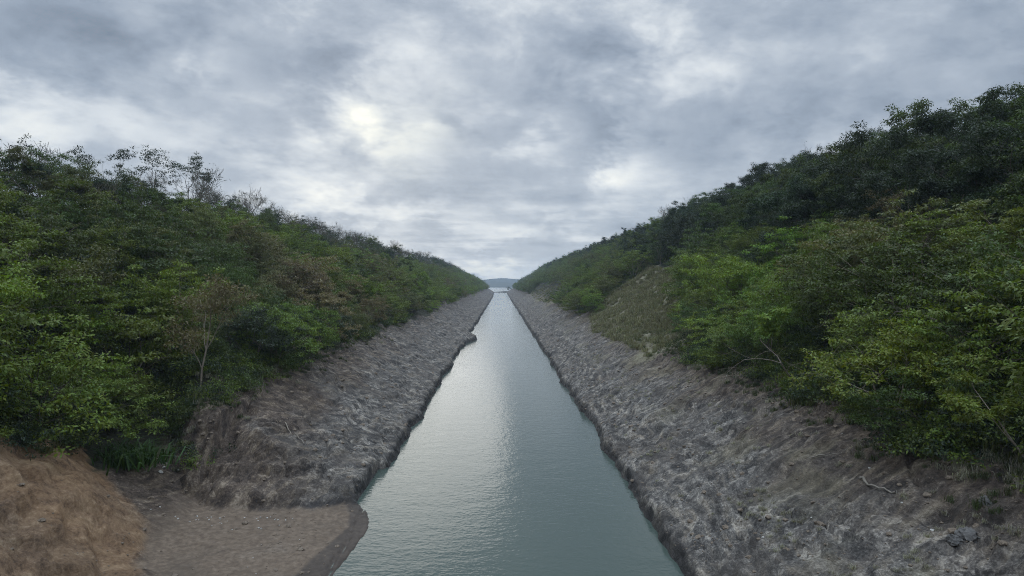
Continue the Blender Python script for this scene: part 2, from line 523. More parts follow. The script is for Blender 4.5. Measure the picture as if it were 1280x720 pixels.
# ------------------------------------------------------------------ far hills across the lake
hx = np.linspace(-1800, 1800, 181)
hy = np.concatenate([np.linspace(1380, 1700, 12), np.linspace(1750, 2900, 40)])
HX, HY = np.meshgrid(hx, hy)
front = 7.0 * sstep(1400, 1650, HY) * (1 + 0.6 * fbm(HX / 160, HY / 160, 3, 120))
ridge = (19 + 9 * np.exp(-((HX - 18) / 55.0) ** 2) + 6 * fbm(HX / 210, HY / 300, 4, 121)) * np.exp(-((HY - 2350) / 340.0) ** 2)
ridge2 = (10 + 7 * fbm(HX / 120, HY / 160, 4, 122)) * np.exp(-((HY - 1850) / 160.0) ** 2)
HZ = -1.0 + 0.8 * front + 0.78 * np.maximum(ridge, ridge2)
nr2, nc2 = HX.shape
id2 = np.arange(nr2 * nc2).reshape(nr2, nc2)
F2 = np.stack([id2[:-1, :-1], id2[:-1, 1:], id2[1:, 1:], id2[1:, :-1]], -1).reshape(-1, 4)
mh, nt = new_mat("far hill scrub")
n = N(nt)
p_ = n("ShaderNodeTexCoord").outputs["Object"]
c_ = n.ramp(n.noise(p_, 0.02, 5, 0.6), [(0.35, (0.025, 0.035, 0.025)), (0.6, (0.05, 0.058, 0.042)), (0.75, (0.12, 0.11, 0.085))])
b_ = n("ShaderNodeBsdfPrincipled", {"Base Color": c_, "Roughness": 0.9})
n("ShaderNodeOutputMaterial", {"Surface": b_.outputs[0]})
me = mesh_from("hills", np.stack([HX, HY, HZ], -1).reshape(-1, 3), F2, [mh], smooth=True)
tag(link(bpy.data.objects.new("hills", me)), "low blue hills on the far shore of the lake", None, None, "structure")


# ------------------------------------------------------------------ plants
def tubes(segs, sides=5):
    """segs: list of polylines [(pos, radius), ...] -> V, F"""
    Vs, Fs, off = [], [], 0
    for line in segs:
        P = np.array([p for p, r in line], float)
        Rr = np.array([r for p, r in line], float)
        k = sides if Rr[0] > 0.02 else 3
        T = np.gradient(P, axis=0)
        T /= np.linalg.norm(T, axis=1, keepdims=True) + 1e-9
        ref = np.array([1, 0, 0]) if abs(T[0][0]) < 0.8 else np.array([0, 1, 0])
        A = np.cross(T, ref)
        A /= np.linalg.norm(A, axis=1, keepdims=True) + 1e-9
        B = np.cross(T, A)
        th = np.arange(k) * 2 * math.pi / k
        ring = P[:, None, :] + Rr[:, None, None] * (A[:, None, :] * np.cos(th)[None, :, None] + B[:, None, :] * np.sin(th)[None, :, None])
        m = len(P)
        Vs.append(ring.reshape(-1, 3))
        ii = np.arange(m * k).reshape(m, k) + off
        nxt = np.roll(ii, -1, axis=1)
        Fs.append(np.stack([ii[:-1], nxt[:-1], nxt[1:], ii[1:]], -1).reshape(-1, 4))
        off += m * k
    return np.concatenate(Vs), np.concatenate(Fs)


def leaf_quads(C, rad, per, L, W, rng, up=0.8, droop=0.25, outward=None):
    """clumps of pointed leaves round the centres C"""
    C = np.asarray(C, float)
    m = len(C)
    n = m * per
    c = np.repeat(C, per, axis=0)
    g = rng.normal(size=(n, 3))
    g /= np.linalg.norm(g, axis=1, keepdims=True) + 1e-9
    g *= (rng.random((n, 1)) ** 0.45)
    b = c + g * np.asarray(rad)[None, :]
    d = g * np.array([1, 1, 0.35]) + rng.normal(size=(n, 3)) * 0.45
    d[:, 2] -= droop
    d /= np.linalg.norm(d, axis=1, keepdims=True) + 1e-9
    nrm = rng.normal(size=(n, 3)) * (1 - up) + np.array([0, 0, up])
    s = np.cross(d, nrm)
    s /= np.linalg.norm(s, axis=1, keepdims=True) + 1e-9
    ll = L * rng.uniform(0.65, 1.3, (n, 1))
    ww = W * rng.uniform(0.7, 1.3, (n, 1))
    up_ = np.cross(s, d)
    v0, v1 = b, b + d * ll * 0.45 + s * ww * 0.5
    v2, v3 = b + d * ll - up_ * ll * 0.12, b + d * ll * 0.45 - s * ww * 0.5
    V = np.stack([v0, v1, v2, v3], 1).reshape(-1, 3)
    F = np.arange(n * 4).reshape(n, 4)
    return V, F


def grow(rng, height_, style):
    """a branching skeleton; returns polylines and leaf sites"""
    lines, tips = [], []
    H = height_

    def branch(p, d, length, r, level, maxl):
        k = 4 if level < maxl else 3
        pts = [(p.copy(), r)]
        q = p.copy()
        dd = d.copy()
        for i in range(k):
            dd = dd + rng.normal(size=3) * style["wob"] + np.array([0, 0, style["lift"][min(level, len(style["lift"]) - 1)]])
            dd /= np.linalg.norm(dd)
            q = q + dd * length / k
            pts.append((q.copy(), max(style.get("rmin", 0.004), r * (1 - (0.42 if level < maxl else 0.8) * (i + 1) / k))))
        lines.append(pts)
        if level >= maxl - 1:
            for (pp, rr) in pts[2:]:
                if rng.random() < style["tipd"]:
                    tips.append(pp + rng.normal(size=3) * 0.06)
        if level >= maxl:
            return
        nb = rng.integers(*style["nb"])
        az0 = rng.random() * 6.28
        for j in range(nb):
            t = 1.0 if j == 0 else rng.uniform(0.45, 1.0)
            seg = pts[max(1, int(round(t * k)))]
            az = az0 + j * 6.28 / nb + rng.normal() * 0.5
            ang = rng.uniform(*style["ang"])
            u = np.cross(dd, [0.3, 0.5, 0.81])
            u /= np.linalg.norm(u)
            w = np.cross(dd, u)
            nd = dd * math.cos(ang) + (u * math.cos(az) + w * math.sin(az)) * math.sin(ang)
            branch(seg[0], nd, length * rng.uniform(*style["len"]), seg[1] * (0.8 if j == 0 else 0.62), level + 1, maxl)

    ns = style["stems"]
    for s in range(ns):
        az = s * 6.28 / ns + rng.random() * 1.2
        lean = style["lean"] * rng.uniform(0.5, 1.3)
        d = np.array([math.cos(az) * math.sin(lean), math.sin(az) * math.sin(lean), math.cos(lean)])
        base = np.array([math.cos(az), math.sin(az), 0]) * (0.05 if ns > 1 else 0.0) + np.array([0, 0, -0.25])
        branch(base, d, H * style["trunk"] * rng.uniform(0.85, 1.15), style["r"] * H * (0.8 if ns > 2 else 1), 0, style["levels"])
    # scale to the wanted height
    zmax = max(p[2] for l in lines for p, r in l)
    f = H / zmax
    lines = [[(p * f, r) for p, r in l] for l in lines]
    tips = [t * f for t in tips]
    return lines, np.array(tips)


STY = {
    "umbrella": dict(stems=3, lean=0.45, trunk=0.40, r=0.014, levels=3, nb=(2, 5), ang=(0.45, 0.95), len=(0.62, 0.88), wob=0.10,
                     lift=(0.05, -0.04, -0.08, -0.06), tipd=0.5),
    "round": dict(stems=3, lean=0.30, trunk=0.36, r=0.014, levels=3, nb=(3, 5), ang=(0.45, 1.0), len=(0.58, 0.82), wob=0.10,
                  lift=(0.06, 0.02, 0.0, 0.0), tipd=0.55),
    "tall": dict(stems=1, lean=0.12, trunk=0.42, r=0.013, levels=4, nb=(2, 5), ang=(0.4, 0.95), len=(0.58, 0.80), wob=0.11,
                 lift=(0.05, 0.05, 0.02, 0.0), tipd=0.6),
    "bare": dict(rmin=0.015, stems=2, lean=0.20, trunk=0.36, r=0.012, levels=4, nb=(2, 5), ang=(0.35, 0.8), len=(0.6, 0.82), wob=0.12,
                 lift=(0.08, 0.08, 0.06, 0.04), tipd=0.30),
    "bush": dict(stems=6, lean=0.75, trunk=0.40, r=0.012, levels=2, nb=(3, 5), ang=(0.4, 1.0), len=(0.6, 0.85), wob=0.12,
                 lift=(0.08, 0.04, 0.02), tipd=1.0),
    "forked": dict(stems=2, lean=0.55, trunk=0.46, r=0.013, levels=3, nb=(2, 4), ang=(0.4, 0.85), len=(0.58, 0.8), wob=0.13,
                   lift=(0.03, -0.03, -0.05, -0.04), tipd=0.9),
    "spindly": dict(stems=1, lean=0.06, trunk=0.52, r=0.0095, levels=3, nb=(4, 7), ang=(0.45, 1.0), len=(0.40, 0.62), wob=0.07,
                    lift=(0.05, 0.04, 0.02, 0.0), tipd=0.8),
    "leaning": dict(stems=1, lean=0.62, trunk=0.55, r=0.012, levels=3, nb=(2, 4), ang=(0.35, 0.8), len=(0.55, 0.8), wob=0.10,
                    lift=(-0.02, 0.0, 0.02, 0.0), tipd=0.8),
}


def make_plant(seed, h, sty, target, rad, L, W, up=0.75, droop=0.25, bark=None, rot=0.0, minz=0.0):
    rng = np.random.default_rng(seed)
    lines, tips = grow(rng, h, STY[sty])
    tips = tips[tips[:, 2] > minz * h]
    tv, tf = tubes(lines)
    per = max(3, int(target / max(1, len(tips))))
    lv, lf = leaf_quads(tips, rad, per, L, W, rng, up, droop)
    crown = mesh_from("crown", lv, lf, [M_LEAF])
    trunk = mesh_from("trunk", tv, tf, [bark or M_BARK], smooth=True)
    both = mesh_from("plant", np.concatenate([tv, lv]), [tf, lf + len(tv)], [bark or M_BARK, M_LEAF],
                     [np.zeros(len(tf)), np.ones(len(lf))])
    ext_ = float(np.percentile(np.hypot(lv[:, 0], lv[:, 1]), 92))
    return dict(crown=crown, trunk=trunk, both=both, h=h, r=ext_)


PROTO = {
    "leafy_tree": [make_plant(100 + i, 4.2, "umbrella" if i % 2 == 0 else "round", 6500, (0.36, 0.36, 0.09), 0.16, 0.075, bark=(M_PALE if i % 3 == 1 else None)) for i in range(6)],
    "dark_tree": [make_plant(200 + i, 7.0, "tall", 6500, (0.50, 0.50, 0.20), 0.19, 0.09, 0.7) for i in range(4)] + [make_plant(250 + i, 7.0, "tall", 1700, (0.42, 0.42, 0.2), 0.2, 0.085, 0.65) for i in range(3)],
    "bare_tree": [make_plant(300 + i, 5.5, "bare", 600, (0.35, 0.35, 0.25), 0.15, 0.06, 0.5, bark=M_TWIG) for i in range(5)],
    "olive_bush": [make_plant(400 + i, 2.4, "bush", 4200, (0.34, 0.34, 0.22), 0.16, 0.06, 0.55) for i in range(5)],
}
for k, L_ in PROTO.items():
    print(k, [round(p["r"], 2) for p in L_])

COLORS = {
    "bright": (0.150, 0.212, 0.023), "green": (0.118, 0.160, 0.024), "deep": (0.064, 0.094, 0.021),
    "dark": (0.034, 0.052, 0.026), "olive": (0.112, 0.122, 0.040), "dry": (0.180, 0.155, 0.075), "grey": (0.110, 0.104, 0.076),
}
EYE = np.array([0.0, 0.0, CAM_Z])
YAW = math.atan(14 / 800)
PITCH = math.atan(6 / 800)


def project(x, y, z):
    """photo pixel of a world point, only used to know what is in view"""
    c, s = math.cos(YAW), math.sin(YAW)
    xr, yr = x * c - y * s, x * s + y * c
    zr = z - CAM_Z
    yy, zz = yr * math.cos(PITCH) - zr * math.sin(PITCH), zr * math.cos(PITCH) + yr * math.sin(PITCH)
    return 640 + 800 * xr / yy, 360 - 800 * zz / yy


def plant(kind, x, y, color, label, group, scale=1.0, rot=0.0, proto=None, cat="tree", sink=0.1, squash=1.0, tilt=(0, 0), leaf=True):
    p = proto or PROTO[kind][0]
    z = float(height(np.array([x]), np.array([y]), False)[0]) - sink
    root = bpy.data.objects.new(kind, None)
    root.empty_display_size = 0.3
    root.location = (x, y, z)
    root.rotation_euler = (tilt[0], tilt[1], rot)
    root.scale = (scale, scale, scale * squash)
    link(root)
    tag(root, label, cat, group)
    t = link(bpy.data.objects.new("trunk", p["trunk"]), root)
    c = None
    if leaf:
        c = link(bpy.data.objects.new("crown", p["crown"]), root)
        c.color = (*color, 1)
    return root


# --- trees that stand out, each with a label of its own -----------------------------------------
def jit(c, rng, a=0.18):
    f = 1 + rng.uniform(-a, a)
    return tuple(max(0.005, v * f * (1 + rng.uniform(-0.08, 0.08))) for v in c)


SPECIAL = []      # (x, y, clearance radius)


def special(kind, x, y, color, label, h, proto, **kw):
    SPECIAL.append((x, y, kw.pop("clear", 1.6)))
    return plant(kind, x, y, color, label, None, scale=h / proto["h"], proto=proto, **kw)


forked = make_plant(501, 4.4, "forked", 3400, (0.40, 0.40, 0.10), 0.17, 0.08, bark=M_PALE, minz=0.66)
special("leafy_tree", 14.5, 30.6, COLORS["bright"], "low spreading tree with a pale forked trunk at the edge of the bare bank", 4.5, forked, rot=2.6, clear=3.0)
lean1 = make_plant(502, 4.2, "leaning", 3000, (0.42, 0.42, 0.10), 0.19, 0.085, bark=M_PALE, minz=0.45)
special("leafy_tree", 14.6, 17.2, COLORS["bright"], "leafy tree leaning out over the bare bank at the right edge of the photo", 2.9, lean1, rot=2.9, clear=1.5)
special("leafy_tree", 17.2, 22.6, COLORS["bright"], "flat bright green crown above the leaning tree at the photo's right edge", 3.7, PROTO["leafy_tree"][2], rot=0.5, clear=1.8)
spind = make_plant(503, 6.4, "spindly", 3600, (0.36, 0.36, 0.22), 0.17, 0.07, 0.55, bark=M_PALE)
special("dry_tree", -15.2, 32.6, COLORS["dry"], "brownish half dry tree with a thin pale straight trunk above the gully", 6.3, spind, rot=0.3, clear=1.7)
special("leafy_tree", -14.8, 44.5, COLORS["bright"], "small yellow green sapling at the top of the grey silt bank", 3.7, PROTO["leafy_tree"][1], rot=1.1, clear=1.7)
lean2 = make_plant(504, 4.4, "leaning", 2200, (0.42, 0.42, 0.2), 0.18, 0.075, bark=M_PALE)
special("leafy_tree", -21.8, 32.5, COLORS["olive"], "tree with a bare pale leaning trunk in the thicket behind the gully", 4.8, lean2, rot=-0.4, clear=1.9)
dead = make_plant(505, 2.4, "bush", 700, (0.3, 0.3, 0.25), 0.14, 0.05, 0.3, bark=M_TWIG)
special("dead_bush", -18.5, 26.6, COLORS["grey"], "grey dead bush of hanging twigs above the brown earth spur", 2.6, dead, rot=0.4, cat="bush", clear=1.0)
sky1 = make_plant(506, 8.0, "tall", 2600, (0.42, 0.42, 0.16), 0.22, 0.10, 0.7)
special("dark_tree", -46.8, 97.0, COLORS["dark"], "lone flat topped tree rising highest on the left hill's skyline", 9.0, sky1, rot=0.9)
sky2 = make_plant(507, 7.0, "tall", 1500, (0.40, 0.40, 0.16), 0.22, 0.10, 0.7, bark=M_TWIG)
special("bare_tree", -47.2, 88.0, COLORS["dark"], "sparse see through tree on the left skyline beside the lone flat topped tree", 8.6, sky2, rot=2.2)
special("bare_tree", -47.0, 80.0, COLORS["dark"], "thin leaved tree on the left skyline behind the sparse see through one", 8.0, sky2, rot=4.0)
special("dark_tree", -46.5, 58.5, COLORS["dark"], "dark tree cut by the left edge of the photo on the skyline", 6.6, sky1, rot=3.0)
sky3 = make_plant(508, 7.0, "bare", 1000, (0.40, 0.40, 0.2), 0.17, 0.07, 0.6, bark=M_TWIG)
special("bare_tree", 59.5, 76.0, COLORS["dark"], "thinly leaved twiggy tree highest on the right hill's skyline", 9.6, sky3, rot=0.4)
special("bare_tree", 58.5, 72.5, COLORS["dark"], "twiggy tree on the skyline cut by the right edge of the photo", 8.4, sky3, rot=2.4)
special("dark_tree", 59.5, 96.0, COLORS["dark"], "broad airy dark tree on the right skyline left of the highest twiggy tree", 7.5, sky1, rot=5.0)
special("bare_tree", 59.0, 122.0, COLORS["dark"], "twiggy tree poking up where the right skyline steps down", 6.5, sky3, rot=1.4)
special("leafy_tree", 8.6, 690.0, COLORS["dark"], "small dark tree at the far mouth of the canal", 5.0, PROTO["leafy_tree"][3], clear=3)
special("dark_tree", 40.0, 66.0, COLORS["dark"], "dark tree with a pale bare leaning trunk below the right skyline", 6.0, make_plant(509, 6.0, "leaning", 2500, (0.5, 0.5, 0.25), 0.2, 0.09, bark=M_PALE), rot=2.0)

# --- the thickets -----------------------------------------------------------------------------
rs = random.Random(7)
cands = []           # kind, x, y, color key, scale, zone label
Yc = 14.0
while Yc < 688:
    sp = 2.45 + 0.0065 * min(Yc, 300)
    for side in (-1, 1):
        A0 = 15.0
        a = A0 + rs.uniform(-0.2, 0.8)
        while a < (49.5 if side < 0 else 62.5):
            x = side * a + rs.uniform(-0.8, 0.8)
            yy = Yc + rs.uniform(-0.45, 0.45) * sp
            cands.append((x, yy))
            a += sp * rs.uniform(0.85, 1.25)
    Yc += sp * 0.95
cx = np.array([c[0] for c in cands])
cy = np.array([c[1] for c in cands])
ok = np.ones(len(cx), bool)
ok &= ~in_poly(cx, cy, CLEAR_A) & ~in_poly(cx, cy, CLEAR_B)
gdc = poly_dist(cx, cy, GULLY)
ok &= ~((cx < 0) & (cy < 40) & (gdc < 0.9) & (np.abs(cx) < 17.5))
ok &= ~((cx < 0) & (cy < 27.0) & (np.abs(cx) < 17.3))
ok &= ~((cx < 0) & (cy < 36.0) & (cy > 27) & (np.abs(cx) < 15.0))
for (sx, sy, sr) in SPECIAL:
    ok &= np.hypot(cx - sx, cy - sy) > sr
# only what can be in view (frame plus a generous margin for side steps)
ok &= (np.abs(cx) < 0.86 * cy + 7)
cx, cy = cx[ok], cy[ok]
cz = height(cx, cy, False)
clump = fbm(cx / 11, cy / 11, 3, 150)
patch = fbm(cx / 26, cy / 26, 2, 151)
plants = []
for i in range(len(cx)):
    x, yv, z = cx[i], cy[i], cz[i]
    a = abs(x)
    left = x < 0
    r = rs.random()
    edge = a < 17.2
    crest_a = 46 if left else 59
    top = a > crest_a - 5.5
    h = None
    if left:
        up = (a - 15) / 31
        if top and rs.random() < 0.40:
            continue
        if top:
            kind = "bare_tree" if r < (0.80 if yv > 85 else 0.40) else ("dark_tree" if r < 0.85 else "leafy_tree")
            col = "grey" if kind == "bare_tree" and yv > 100 else "dark"
            h = rs.uniform(3.6, 5.4)
        elif up > 0.62 + 0.12 * clump[i]:
            kind = "bare_tree" if r < (0.30 if yv < 90 else 0.50) else ("dark_tree" if r < 0.66 else ("leafy_tree" if r < 0.88 else "olive_bush"))
            col = rs.choice(["dark", "deep", "deep", "olive"])
            h = {"bare_tree": rs.uniform(3.5, 5), "dark_tree": rs.uniform(4.2, 5.8), "leafy_tree": rs.uniform(3.2, 4.5), "olive_bush": rs.uniform(2, 3)}[kind]
        else:
            kind = "leafy_tree" if r < 0.66 else ("olive_bush" if r < 0.90 else ("dark_tree" if r < 0.96 else "bare_tree"))
            if patch[i] > 0.22:
                col = rs.choice(["bright", "green", "green"])
            elif patch[i] < -0.30:
                col = rs.choice(["olive", "dry", "green"])
            else:
                col = rs.choice(["green", "deep", "deep", "olive", "dark"]) if yv < 60 else rs.choice(["green", "green", "deep", "bright", "olive"])
    else:
        up = (a - 15) / 44
        lim = 0.27 + 0.10 * clump[i] + (0.28 if yv > 150 else 0)
        if top and rs.random() < 0.42:
            continue
        if top:
            kind = "dark_tree" if r < 0.40 else "bare_tree"
            col = "dark" if kind == "dark_tree" or r < 0.7 else "grey"
            h = rs.uniform(4.8, 7.0) if yv > 80 else rs.uniform(4, 5.2)
        elif up > lim:
            kind = "dark_tree" if r < 0.66 else ("leafy_tree" if r < 0.90 else "bare_tree")
            col = rs.choice(["dark", "dark", "deep"]) if yv < 160 else rs.choice(["dark", "deep", "green"])
            h = {"bare_tree": rs.uniform(4, 5.5), "dark_tree": rs.uniform(5.2, 7.6) if yv < 170 else rs.uniform(4.5, 6), "leafy_tree": rs.uniform(3.5, 5)}[kind]
        else:
            kind = "leafy_tree" if r < 0.80 else "olive_bush"
            if yv > 100:
                col = rs.choice(["green", "deep", "olive", "green"])
            elif patch[i] < -0.38:
                col = rs.choice(["olive", "green", "dry"])
            elif edge:
                col = rs.choice(["deep", "dark", "green", "bright", "deep"])
            else:
                col = rs.choice(["bright", "green", "green", "bright", "deep", "deep"])
    if h is None:
        h = {"leafy_tree": rs.uniform(3.0, 5.3), "olive_bush": rs.uniform(1.7, 2.8), "dark_tree": rs.uniform(4.2, 5.5), "bare_tree": rs.uniform(3.2, 4.6)}[kind]
    if edge:
        h *= 0.82
    pr = rs.randrange(len(PROTO[kind]))
    if kind == "dark_tree":
        pr = 4 + rs.randrange(3) if (top and rs.random() < 0.9) else rs.randrange(4)
    if top and h:
        if kind == 'bare_tree' and rs.random() < 0.5:
            h *= rs.uniform(1.1, 1.5)
    p = PROTO[kind][pr]
    px, py = project(x, yv, z + h * 0.7)
    size = (h * 800 / yv) ** 2 if (-60 < px < 1340) else 0
    band = "edge" if a < 18.5 else ("top" if top else ("upper" if (up > 0.5) else "mid"))
    plants.append([size, kind, pr, x, yv, col, h / p["h"], rs.random() * 6.28, left, band, yv])

BANK = {True: "left", False: "right"}
COLW = {"bright": "bright green", "green": "mid green", "deep": "deep green", "dark": "dark green", "olive": "olive green", "dry": "straw brown", "grey": "grey brown"}
NOUN = {"leafy_tree": "leafy tree", "dark_tree": "dense tree", "bare_tree": "twiggy tree", "olive_bush": "low bush"}


def zone_label(kind, col, left, band, yv):
    near = "near" if yv < 42 else ("middle" if yv < 85 else "far")
    where = {"edge": "at the foot of the %s thicket" % BANK[left], "mid": "on the lower %s slope" % BANK[left],
             "upper": "on the upper %s slope" % BANK[left], "top": "on the %s skyline" % BANK[left]}[band]
    return "%s %s %s, %s stretch" % (COLW[col], NOUN[kind], where, near)


plants.sort(key=lambda p: -p[0])
count = {}
rest = []
rng_c = np.random.default_rng(9)
CAP = {"leafy_tree": 270, "dark_tree": 230, "bare_tree": 170, "olive_bush": 170}
for (size, kind, pr, x, yv, col, sc, rot, left, band, _y) in plants:
    if size > 0 and count.get(kind, 0) < CAP[kind]:
        count[kind] = count.get(kind, 0) + 1
        lab = zone_label(kind, col, left, band, yv)
        plant(kind, x, yv, jit(COLORS[col], rng_c), lab, lab, scale=sc, rot=rot, proto=PROTO[kind][pr],
              cat="bush" if kind == "olive_bush" else "tree", squash=rs.uniform(0.85, 1.15), tilt=(rs.uniform(-0.12, 0.12), rs.uniform(-0.12, 0.12)))
    else:
        rest.append((kind, pr, x, yv, col, sc, rot))
print("individual", count, "rest", len(rest))


# --- everything farther: one mass of woods, and the ground cover, as stuff ----------------------
TINT = {}


def tinted(pm, colr):
    if colr not in TINT:
        TINT[colr] = leaf_material("leaves of one colour", 0.35, colr)
    q = pm.copy()
    for i, mm in enumerate(q.materials):
        if mm == M_LEAF:
            q.materials[i] = TINT[colr]
    return q


def scatter(name, protos, pts, label):
    """protos: list of (mesh, colour); pts: list of (proto index, x, y, z, scale, rot)"""
    P = np.array([(p[1], p[2], p[3]) for p in pts], np.float32)
    me = bpy.data.meshes.new(name)
    me.vertices.add(len(P))
    me.vertices.foreach_set("co", P.ravel())
    for nm, typ, val in (("proto", "INT", [p[0] for p in pts]), ("scl", "FLOAT", [p[4] for p in pts]), ("rot", "FLOAT", [p[5] for p in pts])):
        at = me.attributes.new(nm, typ, "POINT")
        at.data.foreach_set("value", np.array(val, np.int32 if typ == "INT" else np.float32))
    me.update()
    ob = link(bpy.data.objects.new(name, me))
    ng = bpy.data.node_groups.new(name, "GeometryNodeTree")
    ng.interface.new_socket("Geometry", in_out="INPUT", socket_type="NodeSocketGeometry")
    ng.interface.new_socket("Geometry", in_out="OUTPUT", socket_type="NodeSocketGeometry")
    nn = ng.nodes
    gi, go = nn.new("NodeGroupInput"), nn.new("NodeGroupOutput")
    join = nn.new("GeometryNodeJoinGeometry")

    def attr(nm, typ):
        a = nn.new("GeometryNodeInputNamedAttribute")
        a.data_type = typ
        a.inputs[0].default_value = nm
        return a.outputs[0]

    pa, sa, ra = attr("proto", "INT"), attr("scl", "FLOAT"), attr("rot", "FLOAT")
    cx_ = nn.new("ShaderNodeCombineXYZ")
    ng.links.new(ra, cx_.inputs[2])
    for k, (pm, colr) in enumerate(protos):
        so = bpy.data.objects.new(name + "_source", tinted(pm, colr))
        oi = nn.new("GeometryNodeObjectInfo")
        oi.inputs["Object"].default_value = so
        oi.inputs["As Instance"].default_value = True
        cmp_ = nn.new("FunctionNodeCompare")
        cmp_.data_type = "INT"
        cmp_.operation = "EQUAL"
        ng.links.new(pa, cmp_.inputs[2])
        cmp_.inputs[3].default_value = k
        io = nn.new("GeometryNodeInstanceOnPoints")
        ng.links.new(gi.outputs[0], io.inputs["Points"])
        ng.links.new(cmp_.outputs[0], io.inputs["Selection"])
        ng.links.new(oi.outputs["Geometry"], io.inputs["Instance"])
        ng.links.new(cx_.outputs[0], io.inputs["Rotation"])
        ng.links.new(sa, io.inputs["Scale"])
        ng.links.new(io.outputs[0], join.inputs[0])
    ng.links.new(join.outputs[0], go.inputs[0])
    md = ob.modifiers.new("scatter", "NODES")
    md.node_group = ng
    tag(ob, label, None, None, "stuff")
    return ob


keys, pts = {}, []
for (kind, pr, x, yv, col, sc, rot) in rest:
    k = keys.setdefault((kind, pr if kind == 'dark_tree' else pr % 3, col), len(keys))
    pts.append((k, x, yv, float(height(np.array([x]), np.array([yv]), False)[0]) - 0.1, sc * (1 + 0.15 * sstep(150, 500, yv)), rot))
scatter("distant_woods", [(PROTO[k[0]][k[1]]["both"], COLORS[k[2]]) for k in keys], pts,
        "dense scrub woods covering the far stretches of both slopes")

# ground cover: leafy undergrowth beneath the thickets and thin grass at their feet
rng = np.random.default_rng(31)


def tuft(seed, n, rad, hgt, w):
    g = np.random.default_rng(seed)
    b = np.stack([g.normal(size=n) * rad, g.normal(size=n) * rad, np.zeros(n) - 0.03], -1)
    az = g.random(n) * 6.28
    ln = hgt * g.uniform(0.5, 1.2, n)
    bend = g.uniform(0.25, 0.9, n)
    d = np.stack([np.cos(az), np.sin(az), np.zeros(n)], -1)
    s = np.stack([-np.sin(az), np.cos(az), np.zeros(n)], -1) * w * 0.5
    Z = np.array([0, 0, 1.0])
    m = b + d * (ln * bend * 0.35)[:, None] + Z * (ln * 0.65)[:, None]
    t = b + d * (ln * bend * 1.0)[:, None] + Z * (ln * (1.0 - 0.45 * bend))[:, None]
    V = np.stack([b - s, b + s, m + s * 0.8, m - s * 0.8, t], 1).reshape(-1, 3)
    i = np.arange(n)[:, None] * 5
    return V, [i + np.array([[0, 1, 2, 3]]), i + np.array([[3, 2, 4]])]


tv, tf = tuft(1, 70, 0.16, 0.42, 0.022)
TUFT1 = mesh_from("tuft", tv, tf, [M_LEAF])
herbs = []
for i in range(3):
    g = np.random.default_rng(60 + i)
    lv, lf = leaf_quads(g.normal(size=(16, 3)) * [0.42, 0.42, 0.12] + [0, 0, 0.3], (0.22, 0.22, 0.14), 26, 0.10, 0.045, g, 0.6)
    herbs.append(mesh_from("herb", lv, lf, [M_LEAF]))
nC = 26000
u = rng.random(nC)
gy = 15 * (140 / 15.0) ** u
side = np.where(rng.random(nC) < 0.5, -1, 1)
ga = 13.6 + rng.random(nC) ** 1.6 * 26
gx = side * ga
keep = (ga < 0.86 * gy + 4)
edge_n = fbm(gx / 3, gy / 3, 3, 160)
dens = sstep(13.6, 16.5, ga + edge_n * 1.6)
south_c = (gx < 0) & (gy < 27.2)
dens = np.where(south_c, sstep(16.4, 18.6, ga + edge_n), dens)
gg = poly_dist(gx, gy, GULLY)
dens = np.where((gx < 0) & (gg < 0.6) & (gy < 40), sstep(17, 19, ga) * 0.6, dens)
inA = in_poly(gx, gy, CLEAR_A)
dens = np.where(inA, 0.0, dens)
keep &= rng.random(nC) < dens
gz = height(gx, gy, False)
pts = []
for i in np.nonzero(keep)[0]:
    k = int(rng.integers(0, 3)) if rng.random() < 0.72 else 3
    pts.append((k, gx[i], gy[i], gz[i] - 0.03, rng.uniform(0.6, 1.5), rng.random() * 6.28))
scatter("undergrowth", [(herbs[0], COLORS["deep"]), (herbs[1], COLORS["dark"]), (herbs[2], COLORS["green"]), (TUFT1, COLORS["olive"])], pts,
        "low leafy undergrowth and grass beneath the trees")
# dry grass on the clearings
nC = 9000
gx = rng.uniform(11.5, 28, nC)
gy = np.concatenate([rng.uniform(54, 118, int(nC * 0.7)), rng.uniform(165, 330, nC - int(nC * 0.7))])
kp = in_poly(gx, gy, CLEAR_A) | (in_poly(gx, gy, CLEAR_B) & (rng.random(nC) < 0.5))
gz = height(gx, gy, False)
pts = [(0 if rng.random() < 0.7 else 1, gx[i], gy[i], gz[i] - 0.03, rng.uniform(0.6, 1.5), rng.random() * 6.28) for i in np.nonzero(kp)[0]]
scatter("dry_grass", [(TUFT1, (0.215, 0.20, 0.12)), (TUFT1, (0.135, 0.14, 0.065))], pts, "dry straw coloured grass on the open patches of the right bank")

# ------------------------------------------------------------------ small things on the banks
def ground_z(x, y):
    return float(height(np.array([x]), np.array([y]))[0])


# grass clump in the gully
tv, tf = tuft(5, 420, 0.42, 1.15, 0.05)
gc = link(bpy.data.objects.new("grass_clump", mesh_from("grass_clump", tv, tf, [M_LEAF])))
gc.location = (-16.0, 27.7, ground_z(-16.0, 27.7))
gc.scale = (1.7, 1.1, 0.95)
gc.color = (0.045, 0.085, 0.020, 1)
tag(gc, "thick clump of long grass growing in the mouth of the gully", "grass clump")


